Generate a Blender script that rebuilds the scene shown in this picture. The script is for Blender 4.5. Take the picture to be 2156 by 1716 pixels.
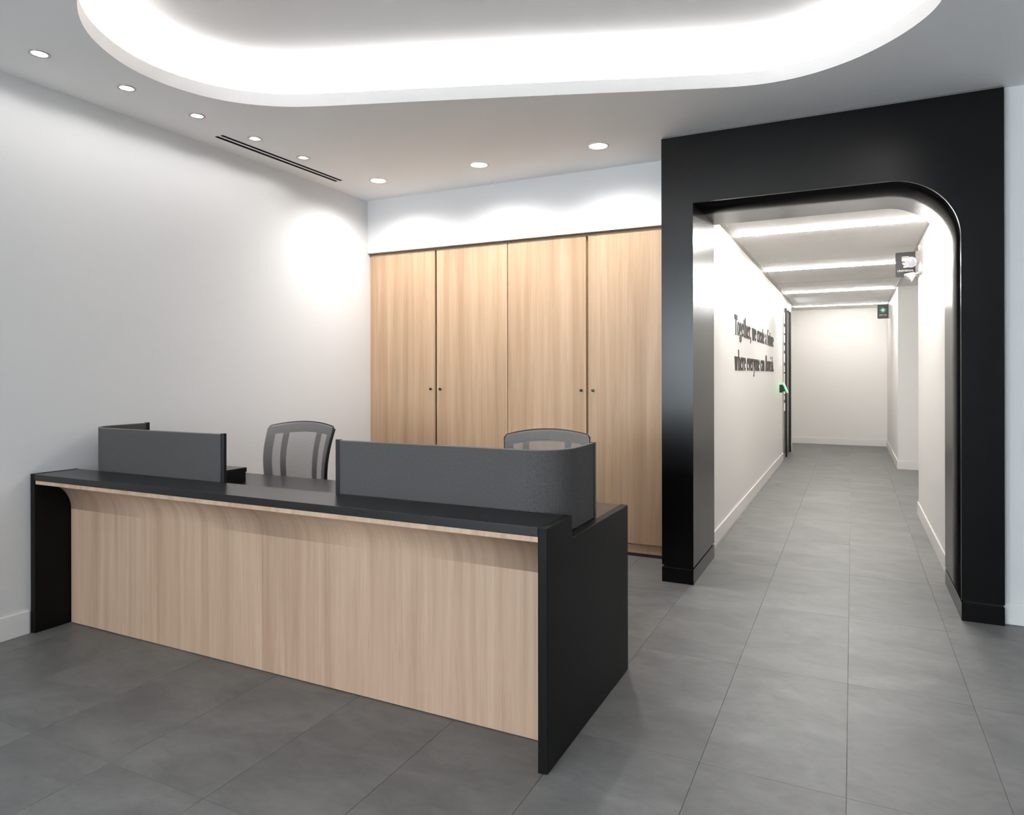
import bpy, bmesh, math, random
from mathutils import Vector, Matrix
from mathutils.geometry import tessellate_polygon

for o in list(bpy.data.objects):
    bpy.data.objects.remove(o)
SC = bpy.context.scene
COL = SC.collection
R = math.radians

# ------------------------------------------------------------------ camera
F_PX, CX, Y0, YAW, ROLL, EYE = 1455.44, 1078.0, 787.35, 0.4572, -0.0018, 1.40
cam_d = bpy.data.cameras.new('camera')
cam_d.sensor_fit = 'HORIZONTAL'
cam_d.sensor_width = 36.0
cam_d.lens = F_PX * 36.0 / 2156.0
cam_d.shift_y = (Y0 - 858.0) / 2156.0
cam_d.clip_start = 0.02
cam = bpy.data.objects.new('camera', cam_d)
COL.objects.link(cam)
_c, _s = math.cos(YAW), math.sin(YAW)
_r, _u, _f = Vector((_c, _s, 0)), Vector((0, 0, 1)), Vector((-_s, _c, 0))
_cr, _sr = math.cos(ROLL), math.sin(ROLL)
_R = _r * _cr + _u * _sr
_U = _u * _cr - _r * _sr
cam.matrix_world = Matrix(((_R.x, _U.x, -_f.x, 0), (_R.y, _U.y, -_f.y, 0), (_R.z, _U.z, -_f.z, EYE), (0, 0, 0, 1)))
SC.camera = cam

# ------------------------------------------------------------------ view, world, daylight
SC.view_settings.view_transform = 'Standard'
SC.view_settings.look = 'None'
SC.view_settings.gamma = 1.0
SC.view_settings.use_curve_mapping = False
SC.view_settings.exposure = 0.98
SC.cycles.use_denoising = True
SC.cycles.max_bounces = 8
SC.cycles.diffuse_bounces = 5
SC.cycles.glossy_bounces = 3
SC.cycles.caustics_reflective = False
SC.cycles.caustics_refractive = False
SC.cycles.use_adaptive_sampling = True
SC.cycles.adaptive_threshold = 0.03
SC.cycles.sample_clamp_indirect = 6.0

world = bpy.data.worlds.new('world')
SC.world = world
world.use_nodes = True
bg = world.node_tree.nodes['Background']
bg.inputs['Color'].default_value = (0.87, 0.935, 1.0, 1)
bg.inputs['Strength'].default_value = 21.0

# light levels, tuned together
P_WALL = 1.8      # small downlights along the side wall
P_CAB = 38.0       # larger downlights over the cupboards
E_COVE = 15.0      # hidden strip in the ceiling recess
E_LINE = 118.0      # linear lights of the corridor

# ------------------------------------------------------------------ dimensions (metres)
XL, ZC = -4.007, 2.995
YB, YCAB, ZSOF = 5.135, 5.167, 2.513
XP0, XP1, YP, ZP = -1.153, 0.756, 4.631, 2.982
XO0, XO1, ZO, YPB = -0.943, 0.554, 2.531, 5.402
XCL, XCR, ZCC, YEND = -1.006, 0.591, 2.668, 15.01
YW = 4.685
XR, YF = 3.6, -6.5

# ------------------------------------------------------------------ materials
def mat(name):
    m = bpy.data.materials.new(name)
    m.use_nodes = True
    nt = m.node_tree
    return m, nt, nt.nodes['Principled BSDF']

def plain(name, col, rough=0.5, metal=0.0, spec=0.5, bump=None):
    m, nt, b = mat(name)
    b.inputs['Base Color'].default_value = (*col, 1)
    b.inputs['Roughness'].default_value = rough
    b.inputs['Metallic'].default_value = metal
    b.inputs['Specular IOR Level'].default_value = spec
    if bump:
        n = nt.nodes.new('ShaderNodeTexNoise')
        tc = nt.nodes.new('ShaderNodeTexCoord')
        n.inputs['Scale'].default_value = bump[0]
        n.inputs['Detail'].default_value = 3
        bp = nt.nodes.new('ShaderNodeBump')
        bp.inputs['Strength'].default_value = bump[1]
        bp.inputs['Distance'].default_value = 0.002
        nt.links.new(tc.outputs['Object'], n.inputs['Vector'])
        nt.links.new(n.outputs['Fac'], bp.inputs['Height'])
        nt.links.new(bp.outputs['Normal'], b.inputs['Normal'])
    return m

def emit(name, col, strength):
    m = bpy.data.materials.new(name)
    m.use_nodes = True
    nt = m.node_tree
    nt.nodes.remove(nt.nodes['Principled BSDF'])
    e = nt.nodes.new('ShaderNodeEmission')
    e.inputs['Color'].default_value = (*col, 1)
    e.inputs['Strength'].default_value = strength
    nt.links.new(e.outputs[0], nt.nodes['Material Output'].inputs['Surface'])
    return m

def ramp(nt, stops):
    r = nt.nodes.new('ShaderNodeValToRGB')
    el = r.color_ramp.elements
    while len(el) < len(stops):
        el.new(0.5)
    for e, (p, c) in zip(el, stops):
        e.position = p
        e.color = (*c, 1)
    return r

def wood(name, dark, mid, light, offset=0.0, rough=0.45):
    """laminate with upright grain: broad soft bands, fine lines and short pores"""
    m, nt, b = mat(name)
    L = nt.links.new
    tc = nt.nodes.new('ShaderNodeTexCoord')
    oi = nt.nodes.new('ShaderNodeObjectInfo')
    add = nt.nodes.new('ShaderNodeVectorMath'); add.operation = 'ADD'
    mul = nt.nodes.new('ShaderNodeMath'); mul.operation = 'MULTIPLY_ADD'
    mul.inputs[1].default_value = 37.0
    mul.inputs[2].default_value = offset
    L(oi.outputs['Random'], mul.inputs[0])
    L(tc.outputs['Object'], add.inputs[0])
    L(mul.outputs[0], add.inputs[1])
    def noise(sx, sy, sz, detail, dist=0.0):
        mp = nt.nodes.new('ShaderNodeMapping')
        mp.inputs['Scale'].default_value = (sx, sy, sz)
        n = nt.nodes.new('ShaderNodeTexNoise')
        n.inputs['Scale'].default_value = 1.0
        n.inputs['Detail'].default_value = detail
        n.inputs['Roughness'].default_value = 0.6
        n.inputs['Distortion'].default_value = dist
        L(add.outputs[0], mp.inputs['Vector'])
        L(mp.outputs[0], n.inputs['Vector'])
        return n
    n1 = noise(12.0, 0.3, 0.36, 4, 0.4)
    n2 = noise(55.0, 1.0, 0.9, 6, 0.2)
    n3 = noise(380.0, 6.0, 6.0, 2)
    r1 = ramp(nt, [(0.33, dark), (0.5, mid), (0.67, light)])
    L(n1.outputs['Fac'], r1.inputs['Fac'])
    r2 = ramp(nt, [(0.30, (0.87, 0.86, 0.85)), (0.55, (1, 1, 1)), (0.8, (1.04, 1.04, 1.04))])
    L(n2.outputs['Fac'], r2.inputs['Fac'])
    r3 = ramp(nt, [(0.32, (0.86, 0.84, 0.82)), (0.48, (1, 1, 1))])
    L(n3.outputs['Fac'], r3.inputs['Fac'])
    mx = nt.nodes.new('ShaderNodeMix'); mx.data_type = 'RGBA'; mx.blend_type = 'MULTIPLY'
    mx.inputs['Factor'].default_value = 0.75
    L(r1.outputs['Color'], mx.inputs['A']); L(r2.outputs['Color'], mx.inputs['B'])
    mx2 = nt.nodes.new('ShaderNodeMix'); mx2.data_type = 'RGBA'; mx2.blend_type = 'MULTIPLY'
    mx2.inputs['Factor'].default_value = 0.7
    L(mx.outputs['Result'], mx2.inputs['A']); L(r3.outputs['Color'], mx2.inputs['B'])
    L(mx2.outputs['Result'], b.inputs['Base Color'])
    b.inputs['Roughness'].default_value = rough
    b.inputs['Specular IOR Level'].default_value = 0.35
    bp = nt.nodes.new('ShaderNodeBump')
    bp.inputs['Strength'].default_value = 0.06
    bp.inputs['Distance'].default_value = 0.001
    L(n3.outputs['Fac'], bp.inputs['Height'])
    L(bp.outputs['Normal'], b.inputs['Normal'])
    return m

def floor_material():
    m, nt, b = mat('concrete_vinyl')
    L = nt.links.new
    tc = nt.nodes.new('ShaderNodeTexCoord')
    geo = nt.nodes.new('ShaderNodeNewGeometry')
    oi = nt.nodes.new('ShaderNodeObjectInfo')
    off = nt.nodes.new('ShaderNodeMath'); off.operation = 'MULTIPLY'; off.inputs[1].default_value = 53.0
    L(oi.outputs['Random'], off.inputs[0])
    add = nt.nodes.new('ShaderNodeVectorMath'); add.operation = 'ADD'
    L(geo.outputs['Position'], add.inputs[0]); L(off.outputs[0], add.inputs[1])
    def noise(scale, sx, sy, detail, rough=0.6, dist=0.0):
        mp = nt.nodes.new('ShaderNodeMapping'); mp.inputs['Scale'].default_value = (sx, sy, 1)
        n = nt.nodes.new('ShaderNodeTexNoise')
        n.inputs['Scale'].default_value = scale; n.inputs['Detail'].default_value = detail
        n.inputs['Roughness'].default_value = rough; n.inputs['Distortion'].default_value = dist
        L(add.outputs[0], mp.inputs['Vector']); L(mp.outputs[0], n.inputs['Vector'])
        return n
    n1 = noise(2.2, 1.0, 1.6, 5, 0.62, 0.6)
    n2 = noise(13.0, 0.7, 1.3, 6, 0.72, 0.6)
    n4 = noise(4.0, 0.35, 3.0, 6, 0.72, 1.6)
    r1 = ramp(nt, [(0.3, (0.115, 0.114, 0.114)), (0.5, (0.148, 0.146, 0.145)), (0.72, (0.184, 0.181, 0.179))])
    L(n1.outputs['Fac'], r1.inputs['Fac'])
    r2 = ramp(nt, [(0.3, (0.76, 0.76, 0.76)), (0.5, (1, 1, 1)), (0.72, (1.16, 1.16, 1.16))])
    L(n2.outputs['Fac'], r2.inputs['Fac'])
    r4 = ramp(nt, [(0.24, (0.62, 0.62, 0.62)), (0.36, (1, 1, 1))])
    L(n4.outputs['Fac'], r4.inputs['Fac'])
    def mixm(a, bb, f):
        mx = nt.nodes.new('ShaderNodeMix'); mx.data_type = 'RGBA'; mx.blend_type = 'MULTIPLY'
        mx.inputs['Factor'].default_value = f
        L(a, mx.inputs['A']); L(bb, mx.inputs['B'])
        return mx.outputs['Result']
    c = mixm(r1.outputs['Color'], r2.outputs['Color'], 0.8)
    c = mixm(c, r4.outputs['Color'], 0.55)
    tone = nt.nodes.new('ShaderNodeMapRange')
    tone.inputs['To Min'].default_value = 0.955; tone.inputs['To Max'].default_value = 1.045
    L(oi.outputs['Random'], tone.inputs['Value'])
    vs = nt.nodes.new('ShaderNodeVectorMath'); vs.operation = 'SCALE'
    L(c, vs.inputs[0]); L(tone.outputs['Result'], vs.inputs['Scale'])
    L(vs.outputs['Vector'], b.inputs['Base Color'])
    rr = nt.nodes.new('ShaderNodeMapRange')
    rr.inputs['To Min'].default_value = 0.38; rr.inputs['To Max'].default_value = 0.56
    L(n2.outputs['Fac'], rr.inputs['Value'])
    L(rr.outputs['Result'], b.inputs['Roughness'])
    b.inputs['Specular IOR Level'].default_value = 0.42
    return m

def felt(name, ca, cb):
    m, nt, b = mat(name)
    L = nt.links.new
    tc = nt.nodes.new('ShaderNodeTexCoord')
    n = nt.nodes.new('ShaderNodeTexNoise')
    n.inputs['Scale'].default_value = 420; n.inputs['Detail'].default_value = 4; n.inputs['Roughness'].default_value = 0.8
    L(tc.outputs['Object'], n.inputs['Vector'])
    mp = nt.nodes.new('ShaderNodeMapping'); mp.inputs['Scale'].default_value = (240, 240, 190)
    n2 = nt.nodes.new('ShaderNodeTexNoise'); n2.inputs['Scale'].default_value = 1; n2.inputs['Detail'].default_value = 2
    L(tc.outputs['Object'], mp.inputs['Vector']); L(mp.outputs[0], n2.inputs['Vector'])
    ad = nt.nodes.new('ShaderNodeMath'); ad.operation = 'ADD'
    L(n.outputs['Fac'], ad.inputs[0]); L(n2.outputs['Fac'], ad.inputs[1])
    hf = nt.nodes.new('ShaderNodeMath'); hf.operation = 'MULTIPLY'; hf.inputs[1].default_value = 0.5
    L(ad.outputs[0], hf.inputs[0])
    r = ramp(nt, [(0.36, ca), (0.64, cb)])
    L(hf.outputs[0], r.inputs['Fac']); L(r.outputs['Color'], b.inputs['Base Color'])
    b.inputs['Roughness'].default_value = 0.95
    b.inputs['Specular IOR Level'].default_value = 0.1
    bp = nt.nodes.new('ShaderNodeBump'); bp.inputs['Strength'].default_value = 0.4; bp.inputs['Distance'].default_value = 0.001
    L(hf.outputs[0], bp.inputs['Height']); L(bp.outputs['Normal'], b.inputs['Normal'])
    return m

def chair_mesh_material():
    """woven mesh: brick-like open cells between the threads"""
    m, nt, b = mat('chair_mesh_fabric')
    L = nt.links.new
    uv = nt.nodes.new('ShaderNodeTexCoord')
    br = nt.nodes.new('ShaderNodeTexBrick')
    br.inputs['Scale'].default_value = 1.0
    br.inputs['Brick Width'].default_value = 0.0068
    br.inputs['Row Height'].default_value = 0.0050
    br.inputs['Mortar Size'].default_value = 0.0012
    br.inputs['Mortar Smooth'].default_value = 0.0
    L(uv.outputs['UV'], br.inputs['Vector'])
    b.inputs['Base Color'].default_value = (0.30, 0.285, 0.28, 1)
    b.inputs['Roughness'].default_value = 0.7
    tr = nt.nodes.new('ShaderNodeBsdfTransparent')
    mx = nt.nodes.new('ShaderNodeMixShader')
    L(br.outputs['Fac'], mx.inputs['Fac'])
    L(tr.outputs[0], mx.inputs[1]); L(b.outputs[0], mx.inputs[2])
    L(mx.outputs[0], nt.nodes['Material Output'].inputs['Surface'])
    return m

def glass_pane_material(name, tint, gloss=0.1):
    m = bpy.data.materials.new(name); m.use_nodes = True
    nt = m.node_tree; nt.nodes.remove(nt.nodes['Principled BSDF'])
    tr = nt.nodes.new('ShaderNodeBsdfTransparent'); tr.inputs[0].default_value = (*tint, 1)
    gl = nt.nodes.new('ShaderNodeBsdfGlossy'); gl.inputs['Roughness'].default_value = 0.02
    mx = nt.nodes.new('ShaderNodeMixShader'); mx.inputs['Fac'].default_value = gloss
    nt.links.new(tr.outputs[0], mx.inputs[1]); nt.links.new(gl.outputs[0], mx.inputs[2])
    nt.links.new(mx.outputs[0], nt.nodes['Material Output'].inputs['Surface'])
    return m

M = {}
M['paint'] = plain('white_wall_paint', (0.745, 0.742, 0.742), 0.55, 0, 0.3)
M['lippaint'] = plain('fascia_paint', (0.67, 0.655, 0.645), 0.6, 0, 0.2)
M['greypaint'] = plain('grey_wall_paint', (0.22, 0.22, 0.225), 0.6, 0, 0.3)
M['ceil'] = plain('ceiling_paint', (0.945, 0.94, 0.94), 0.75, 0, 0.2)
M['cpaint'] = plain('corridor_paint', (0.79, 0.765, 0.735), 0.45, 0, 0.35)
M['base'] = plain('baseboard_paint', (0.80, 0.79, 0.78), 0.35)
M['cbase'] = plain('corridor_baseboard_paint', (0.78, 0.75, 0.72), 0.3)
M['panel'] = plain('white_ceiling_panel', (0.88, 0.865, 0.845), 0.5)
M['gridmetal'] = plain('ceiling_angle_metal', (0.66, 0.63, 0.60), 0.45)
M['black'] = plain('black_laminate', (0.004, 0.0041, 0.0048), 0.28, 0, 0.5)
M['blackmatte'] = plain('black_matte_laminate', (0.004, 0.0038, 0.0037), 0.5, 0, 0.16)
M['portal'] = plain('black_portal_laminate', (0.0020, 0.0018, 0.0018), 0.27, 0, 0.31)
M['gap'] = plain('dark_recess', (0.006, 0.006, 0.006), 0.8)
M['greygap'] = plain('grey_shadow_trim', (0.16, 0.155, 0.15), 0.6)
M['trim'] = plain('black_aluminium', (0.01, 0.011, 0.014), 0.3)
M['plastic'] = plain('black_plastic', (0.010, 0.010, 0.011), 0.4)
M['seat'] = plain('black_seat_fabric', (0.016, 0.016, 0.018), 0.9, 0, 0.2)
M['knob'] = plain('black_knob', (0.008, 0.008, 0.008), 0.25)
M['white'] = plain('white_plastic', (0.80, 0.79, 0.77), 0.35)
M['lens'] = plain('clear_lens', (0.55, 0.55, 0.60), 0.15, 0.4)
M['sign'] = plain('black_sign_plate', (0.022, 0.022, 0.022), 0.45)
M['signside'] = plain('grey_sign_bracket', (0.48, 0.46, 0.44), 0.4)
M['print'] = plain('white_print', (0.82, 0.78, 0.75), 0.5)
M['green'] = plain('green_print', (0.0, 0.20, 0.105), 0.5)
M['letters'] = plain('dark_letter', (0.045, 0.040, 0.034), 0.45)
M['steel'] = plain('brushed_steel', (0.42, 0.40, 0.385), 0.3, 0.8)
M['chrome'] = plain('polished_steel', (0.6, 0.6, 0.6), 0.12, 1.0)
M['frost'] = plain('frosted_film', (0.84, 0.82, 0.80), 0.5)
M['doorglass'] = plain('grey_glass', (0.40, 0.375, 0.35), 0.12)
M['plinthshade'] = plain('plinth_floor_shade', (0.05, 0.038, 0.03), 0.5)
M['wood'] = wood('oak_cupboard_laminate', (0.43, 0.278, 0.168), (0.495, 0.335, 0.21), (0.56, 0.39, 0.258))
M['wood_rail'] = plain('oak_rail', (0.36, 0.22, 0.115), 0.5)
M['wood_desk'] = wood('oak_desk_laminate', (0.425, 0.28, 0.192), (0.49, 0.335, 0.236), (0.545, 0.382, 0.28), 11.0)
M['floor'] = floor_material()
M['joint'] = plain('floor_joint', (0.19, 0.187, 0.183), 0.8)
M['felt'] = felt('grey_felt', (0.062, 0.058, 0.058), (0.114, 0.108, 0.107))
M['feltlit'] = plain('lit_felt_edge', (0.20, 0.185, 0.175), 0.9, 0, 0.1)
M['mesh'] = chair_mesh_material()
M['led'] = emit('cove_led', (1.0, 0.985, 0.97), E_COVE)
M['line'] = emit('linear_led', (1.0, 0.975, 0.94), E_LINE)
M['line_dim'] = emit('linear_led_dimmed', (1.0, 0.975, 0.94), E_LINE * 0.4)
M['lamp_small'] = emit('small_lamp_glow', (1.0, 0.96, 0.90), 24.0)
M['lamp_big'] = emit('downlight_glow', (1.0, 0.98, 0.95), 12.0)
M['greenled'] = emit('green_led', (0.02, 1.0, 0.12), 4.0)
M['pane'] = glass_pane_material('window_glass', (0.95, 0.97, 0.97), 0.06)

# ------------------------------------------------------------------ helpers
def obj(name, me, m, parent=None):
    o = bpy.data.objects.new(name, me)
    COL.objects.link(o)
    if m is not None and not me.materials:
        me.materials.append(M[m] if isinstance(m, str) else m)
    if parent is not None:
        o.parent = parent
    return o

def from_bm(name, bm, m, parent=None, smooth=False):
    bmesh.ops.recalc_face_normals(bm, faces=bm.faces)
    me = bpy.data.meshes.new(name)
    bm.to_mesh(me); bm.free()
    if smooth:
        for p in me.polygons:
            p.use_smooth = True
    return obj(name, me, m, parent)

def bm_box(bm, x0, x1, y0, y1, z0, z1):
    v = [bm.verts.new(p) for p in ((x0, y0, z0), (x1, y0, z0), (x1, y1, z0), (x0, y1, z0), (x0, y0, z1), (x1, y0, z1), (x1, y1, z1), (x0, y1, z1))]
    for f in ((0, 3, 2, 1), (4, 5, 6, 7), (0, 1, 5, 4), (1, 2, 6, 5), (2, 3, 7, 6), (3, 0, 4, 7)):
        bm.faces.new([v[i] for i in f])

def box(name, x0, x1, y0, y1, z0, z1, m, parent=None, bevel=0.0, seg=2):
    bm = bmesh.new()
    bm_box(bm, x0, x1, y0, y1, z0, z1)
    if bevel:
        bmesh.ops.bevel(bm, geom=list(bm.edges), offset=bevel, segments=seg, affect='EDGES', profile=0.5)
    return from_bm(name, bm, m, parent)

def prism(name, pts, axis, a0, a1, m, parent=None, bevel=0.0, smooth=False):
    """extrude a closed 2D outline along an axis. x: pts=(y,z); y: pts=(x,z); z: pts=(x,y)"""
    bm = bmesh.new()
    def P(u, v, a):
        return {'x': (a, u, v), 'y': (u, a, v), 'z': (u, v, a)}[axis]
    lo = [bm.verts.new(P(u, v, a0)) for u, v in pts]
    hi = [bm.verts.new(P(u, v, a1)) for u, v in pts]
    n = len(pts)
    tris = tessellate_polygon([[Vector((u, v, 0)) for u, v in pts]])
    for t in tris:
        bm.faces.new([lo[i] for i in t]); bm.faces.new([hi[i] for i in t])
    for i in range(n):
        j = (i + 1) % n
        f = bm.faces.new((lo[i], lo[j], hi[j], hi[i]))
        f.smooth = smooth
    bmesh.ops.dissolve_limit(bm, angle_limit=0.001, verts=bm.verts, edges=bm.edges) if not smooth else None
    if bevel:
        bmesh.ops.bevel(bm, geom=[e for e in bm.edges if e.calc_length() > bevel * 3], offset=bevel, segments=2, affect='EDGES', profile=0.5)
    return from_bm(name, bm, m, parent)

def lathe(name, prof, m, parent=None, n=32, loc=(0, 0, 0), axis='z', caps=True):
    """revolve (radius, height) pairs"""
    bm = bmesh.new()
    rings = []
    for r, h in prof:
        ring = []
        for i in range(n):
            a = 2 * math.pi * i / n
            p = (r * math.cos(a), r * math.sin(a), h)
            if axis == 'y':
                p = (p[0], -p[2], p[1])
            elif axis == 'x':
                p = (p[2], p[0], p[1])
            ring.append(bm.verts.new(Vector(p) + Vector(loc)))
        rings.append(ring)
    for a, b in zip(rings, rings[1:]):
        for i in range(n):
            j = (i + 1) % n
            f = bm.faces.new((a[i], a[j], b[j], b[i])); f.smooth = True
    if caps:
        bm.faces.new(rings[0]); bm.faces.new(rings[-1])
    return from_bm(name, bm, m, parent)

def tube(name, pts, rad, m, parent=None, n=10):
    bm = bmesh.new()
    pts = [Vector(p) for p in pts]
    rings = []
    for i, p in enumerate(pts):
        t = (pts[min(i + 1, len(pts) - 1)] - pts[max(i - 1, 0)]).normalized()
        a = t.cross(Vector((0, 0, 1)))
        if a.length < 1e-3:
            a = t.cross(Vector((1, 0, 0)))
        a.normalize(); b = t.cross(a)
        r = rad[i] if isinstance(rad, (list, tuple)) else rad
        rings.append([bm.verts.new(p + (a * math.cos(2 * math.pi * k / n) + b * math.sin(2 * math.pi * k / n)) * r) for k in range(n)])
    for a, b in zip(rings, rings[1:]):
        for k in range(n):
            f = bm.faces.new((a[k], a[(k + 1) % n], b[(k + 1) % n], b[k])); f.smooth = True
    bm.faces.new(rings[0]); bm.faces.new(rings[-1])
    return from_bm(name, bm, m, parent)

def tag(o, label, cat, group=None, kind=None):
    o['label'] = label
    o['category'] = cat
    if group:
        o['group'] = group
    if kind:
        o['kind'] = kind
    return o

def empty(name, loc=(0, 0, 0), rz=0.0):
    o = bpy.data.objects.new(name, None)
    COL.objects.link(o)
    o.location = loc
    o.rotation_euler = (0, 0, rz)
    o.empty_display_size = 0.1
    return o

def text_mesh(body, size, width=None, depth=0.001):
    """built-in font as a flat mesh centred at its origin, reading along +x, up +y"""
    cu = bpy.data.curves.new('lettering', 'FONT')
    cu.body = body; cu.size = size; cu.align_x = 'CENTER'; cu.align_y = 'CENTER'
    cu.extrude = depth; cu.offset = size * 0.022
    cu.resolution_u = 3
    o = bpy.data.objects.new('lettering', cu)
    COL.objects.link(o)
    dg = bpy.context.evaluated_depsgraph_get()
    me = bpy.data.meshes.new_from_object(o.evaluated_get(dg))
    bpy.data.objects.remove(o); bpy.data.curves.remove(cu)
    if width:
        xs = [v.co.x for v in me.vertices]
        k = width / (max(xs) - min(xs))
        for v in me.vertices:
            v.co.x *= k
    return me

# ------------------------------------------------------------------ floor with tiles
GX, GY, PX, PY = -0.0193, 2.530, 0.4762, 0.9345
def floor_regions():
    # (x0, x1, y0, y1) rectangles of open floor
    return [(XL, 2.6, -0.2, YW), (XL, XP0, YW, 5.20), (XP0, XP1, YW, YPB),
            (XCL, XCR, YPB, 7.94), (XCL, 2.6, 7.94, 11.54), (XCL, 0.60, 11.54, 13.70), (-2.4, 0.60, 13.70, YEND)]
fl = box('floor', XL - 0.1, XR + 0.1, YF - 0.1, YEND + 0.2, -0.12, -0.0035, 'joint')
tag(fl, 'grey concrete-look vinyl tile floor running from reception into the corridor', 'floor', kind='structure')
_full = {}
random.seed(4)
def tile(x0, x1, y0, y1):
    w, d = round(x1 - x0, 4), round(y1 - y0, 4)
    if w < 0.01 or d < 0.01:
        return
    if (w, d) not in _full:
        g = 0.0005
        bm = bmesh.new()
        bm_box(bm, g, w - g, g, d - g, -0.0035, 0.0)
        bmesh.ops.bevel(bm, geom=[e for e in bm.edges if all(v.co.z > -0.001 for v in e.verts)], offset=0.0005, segments=1, affect='EDGES')
        me = bpy.data.meshes.new('tile')
        bm.to_mesh(me); bm.free()
        me.materials.append(M['floor'])
        _full[(w, d)] = me
    o = bpy.data.objects.new('tile', _full[(w, d)])
    COL.objects.link(o)
    o.parent = fl
    o.location = (x0, y0, 0)
cells = {}
for i in range(-10, 8):
    for j in range(-4, 16):
        cx0, cx1, cy0, cy1 = GX + i * PX, GX + (i + 1) * PX, GY + j * PY, GY + (j + 1) * PY
        for (a, b, c, d) in floor_regions():
            x0, x1, y0, y1 = max(cx0, a), min(cx1, b), max(cy0, c), min(cy1, d)
            if x1 - x0 > 0.003 and y1 - y0 > 0.003:
                cells.setdefault((i, j), []).append([x0, x1, y0, y1])
for k, rs in cells.items():
    merged = True
    while merged and len(rs) > 1:          # join pieces of one tile cut by region borders
        merged = False
        for a in range(len(rs)):
            for b in range(a + 1, len(rs)):
                A, B = rs[a], rs[b]
                if abs(A[0] - B[0]) < 1e-6 and abs(A[1] - B[1]) < 1e-6 and (abs(A[3] - B[2]) < 1e-6 or abs(B[3] - A[2]) < 1e-6):
                    rs[a] = [A[0], A[1], min(A[2], B[2]), max(A[3], B[3])]; rs.pop(b); merged = True; break
            if merged:
                break
    for r_ in rs:
        tile(*r_)

# ------------------------------------------------------------------ ceiling with cove recess
OUT = [(-2.953, 1.818), (-3.075, 1.903), (-3.146, 1.965), (-3.22, 2.046), (-3.278, 2.135), (-3.329, 2.235), (-3.37, 2.349), (-3.387, 2.467),
       (-3.385, 2.58), (-3.362, 2.69), (-3.325, 2.795), (-3.257, 2.908), (-3.157, 3.012), (-3.047, 3.09), (-2.95, 3.143), (-2.767, 3.216), (-2.385, 3.347),
       (-2.055, 3.466), (-1.75, 3.575), (-1.458, 3.682), (-1.213, 3.773), (-0.96, 3.868), (-0.79, 3.928), (-0.64, 3.981), (-0.515, 4.018), (-0.394, 4.033),
       (-0.258, 4.026), (-0.134, 3.991), (-0.015, 3.935), (0.096, 3.854), (0.198, 3.752), (0.261, 3.665), (0.307, 3.585), (0.337, 3.507),
       (0.358, 3.40), (0.385, 3.1), (0.39, 2.6), (0.36, 2.1), (0.27, 1.65), (0.08, 1.27), (-0.22, 1.03), (-0.6, 0.93), (-1.0, 0.95), (-1.5, 1.10), (-2.05, 1.34), (-2.55, 1.59)]
def spline(pts, sub=4):
    n = len(pts); out = []
    for i in range(n):
        p0, p1, p2, p3 = (Vector((*pts[(i + k) % n], 0)) for k in (-1, 0, 1, 2))
        for s in range(sub):
            t = s / sub
            q = 0.5 * ((2 * p1) + (-p0 + p2) * t + (2 * p0 - 5 * p1 + 4 * p2 - p3) * t * t + (-p0 + 3 * p1 - 3 * p2 + p3) * t ** 3)
            out.append((q.x, q.y))
    return out
def smooth_loop(pts, it):
    for _ in range(it):
        n = len(pts)
        pts = [((pts[i - 1][0] + 2 * pts[i][0] + pts[(i + 1) % n][0]) / 4, (pts[i - 1][1] + 2 * pts[i][1] + pts[(i + 1) % n][1]) / 4) for i in range(n)]
    return pts
HOLE = smooth_loop(spline(OUT), 6)
def offset(pts, d):
    n = len(pts); out = []
    for i in range(n):
        a, b = pts[i - 1], pts[(i + 1) % n]
        tx, ty = b[0] - a[0], b[1] - a[1]
        l = math.hypot(tx, ty)
        out.append((pts[i][0] - ty / l * d, pts[i][1] + tx / l * d))
    return out
def area(pts):
    return sum(pts[i - 1][0] * pts[i][1] - pts[i][0] * pts[i - 1][1] for i in range(len(pts))) / 2
if area(HOLE) > 0:
    HOLE.reverse()                       # clockwise: left normal points outwards
LIP = 0.076
ZUP = ZC + 0.24

SMALL = [(-3.62, 2.046 + 0.4605 * k) for k in range(5)]
BIG = [(-3.499, 4.625), (-2.549, 4.618), (-1.592, 4.610)]
RS, RB = 0.040, 0.066
SLOTS = [(-3.834, -3.808), (-3.783, -3.760)]
SY0, SY1 = 3.284, 4.488
def circle(x, y, r, n=28):
    return [(x + r * math.cos(2 * math.pi * i / n), y - r * math.sin(2 * math.pi * i / n)) for i in range(n)]
loops = [[(XL - 0.1, YF - 0.1), (XR + 0.1, YF - 0.1), (XR + 0.1, YPB), (XP0 + 0.02, YPB), (XP0 + 0.02, 5.75), (XL - 0.1, 5.75)], HOLE]
for x, y in SMALL:
    loops.append(circle(x, y, RS))
for x, y in BIG:
    loops.append(circle(x, y, RB))
for a, b in SLOTS:
    loops.append([(a, SY0), (a, SY1), (b, SY1), (b, SY0)])
flat = [p for l in loops for p in l]
tris = tessellate_polygon([[Vector((x, y, 0)) for x, y in l] for l in loops])
me = bpy.data.meshes.new('ceiling')
me.from_pydata([(x, y, ZC) for x, y in flat], [], [tuple(t) for t in tris])
ce = obj('ceiling', me, 'ceil')
for p in me.polygons:
    if p.normal.z > 0:
        p.flip()
tag(ce, 'pale plaster reception ceiling with a glowing pebble-shaped recess', 'ceiling', kind='structure')

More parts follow.
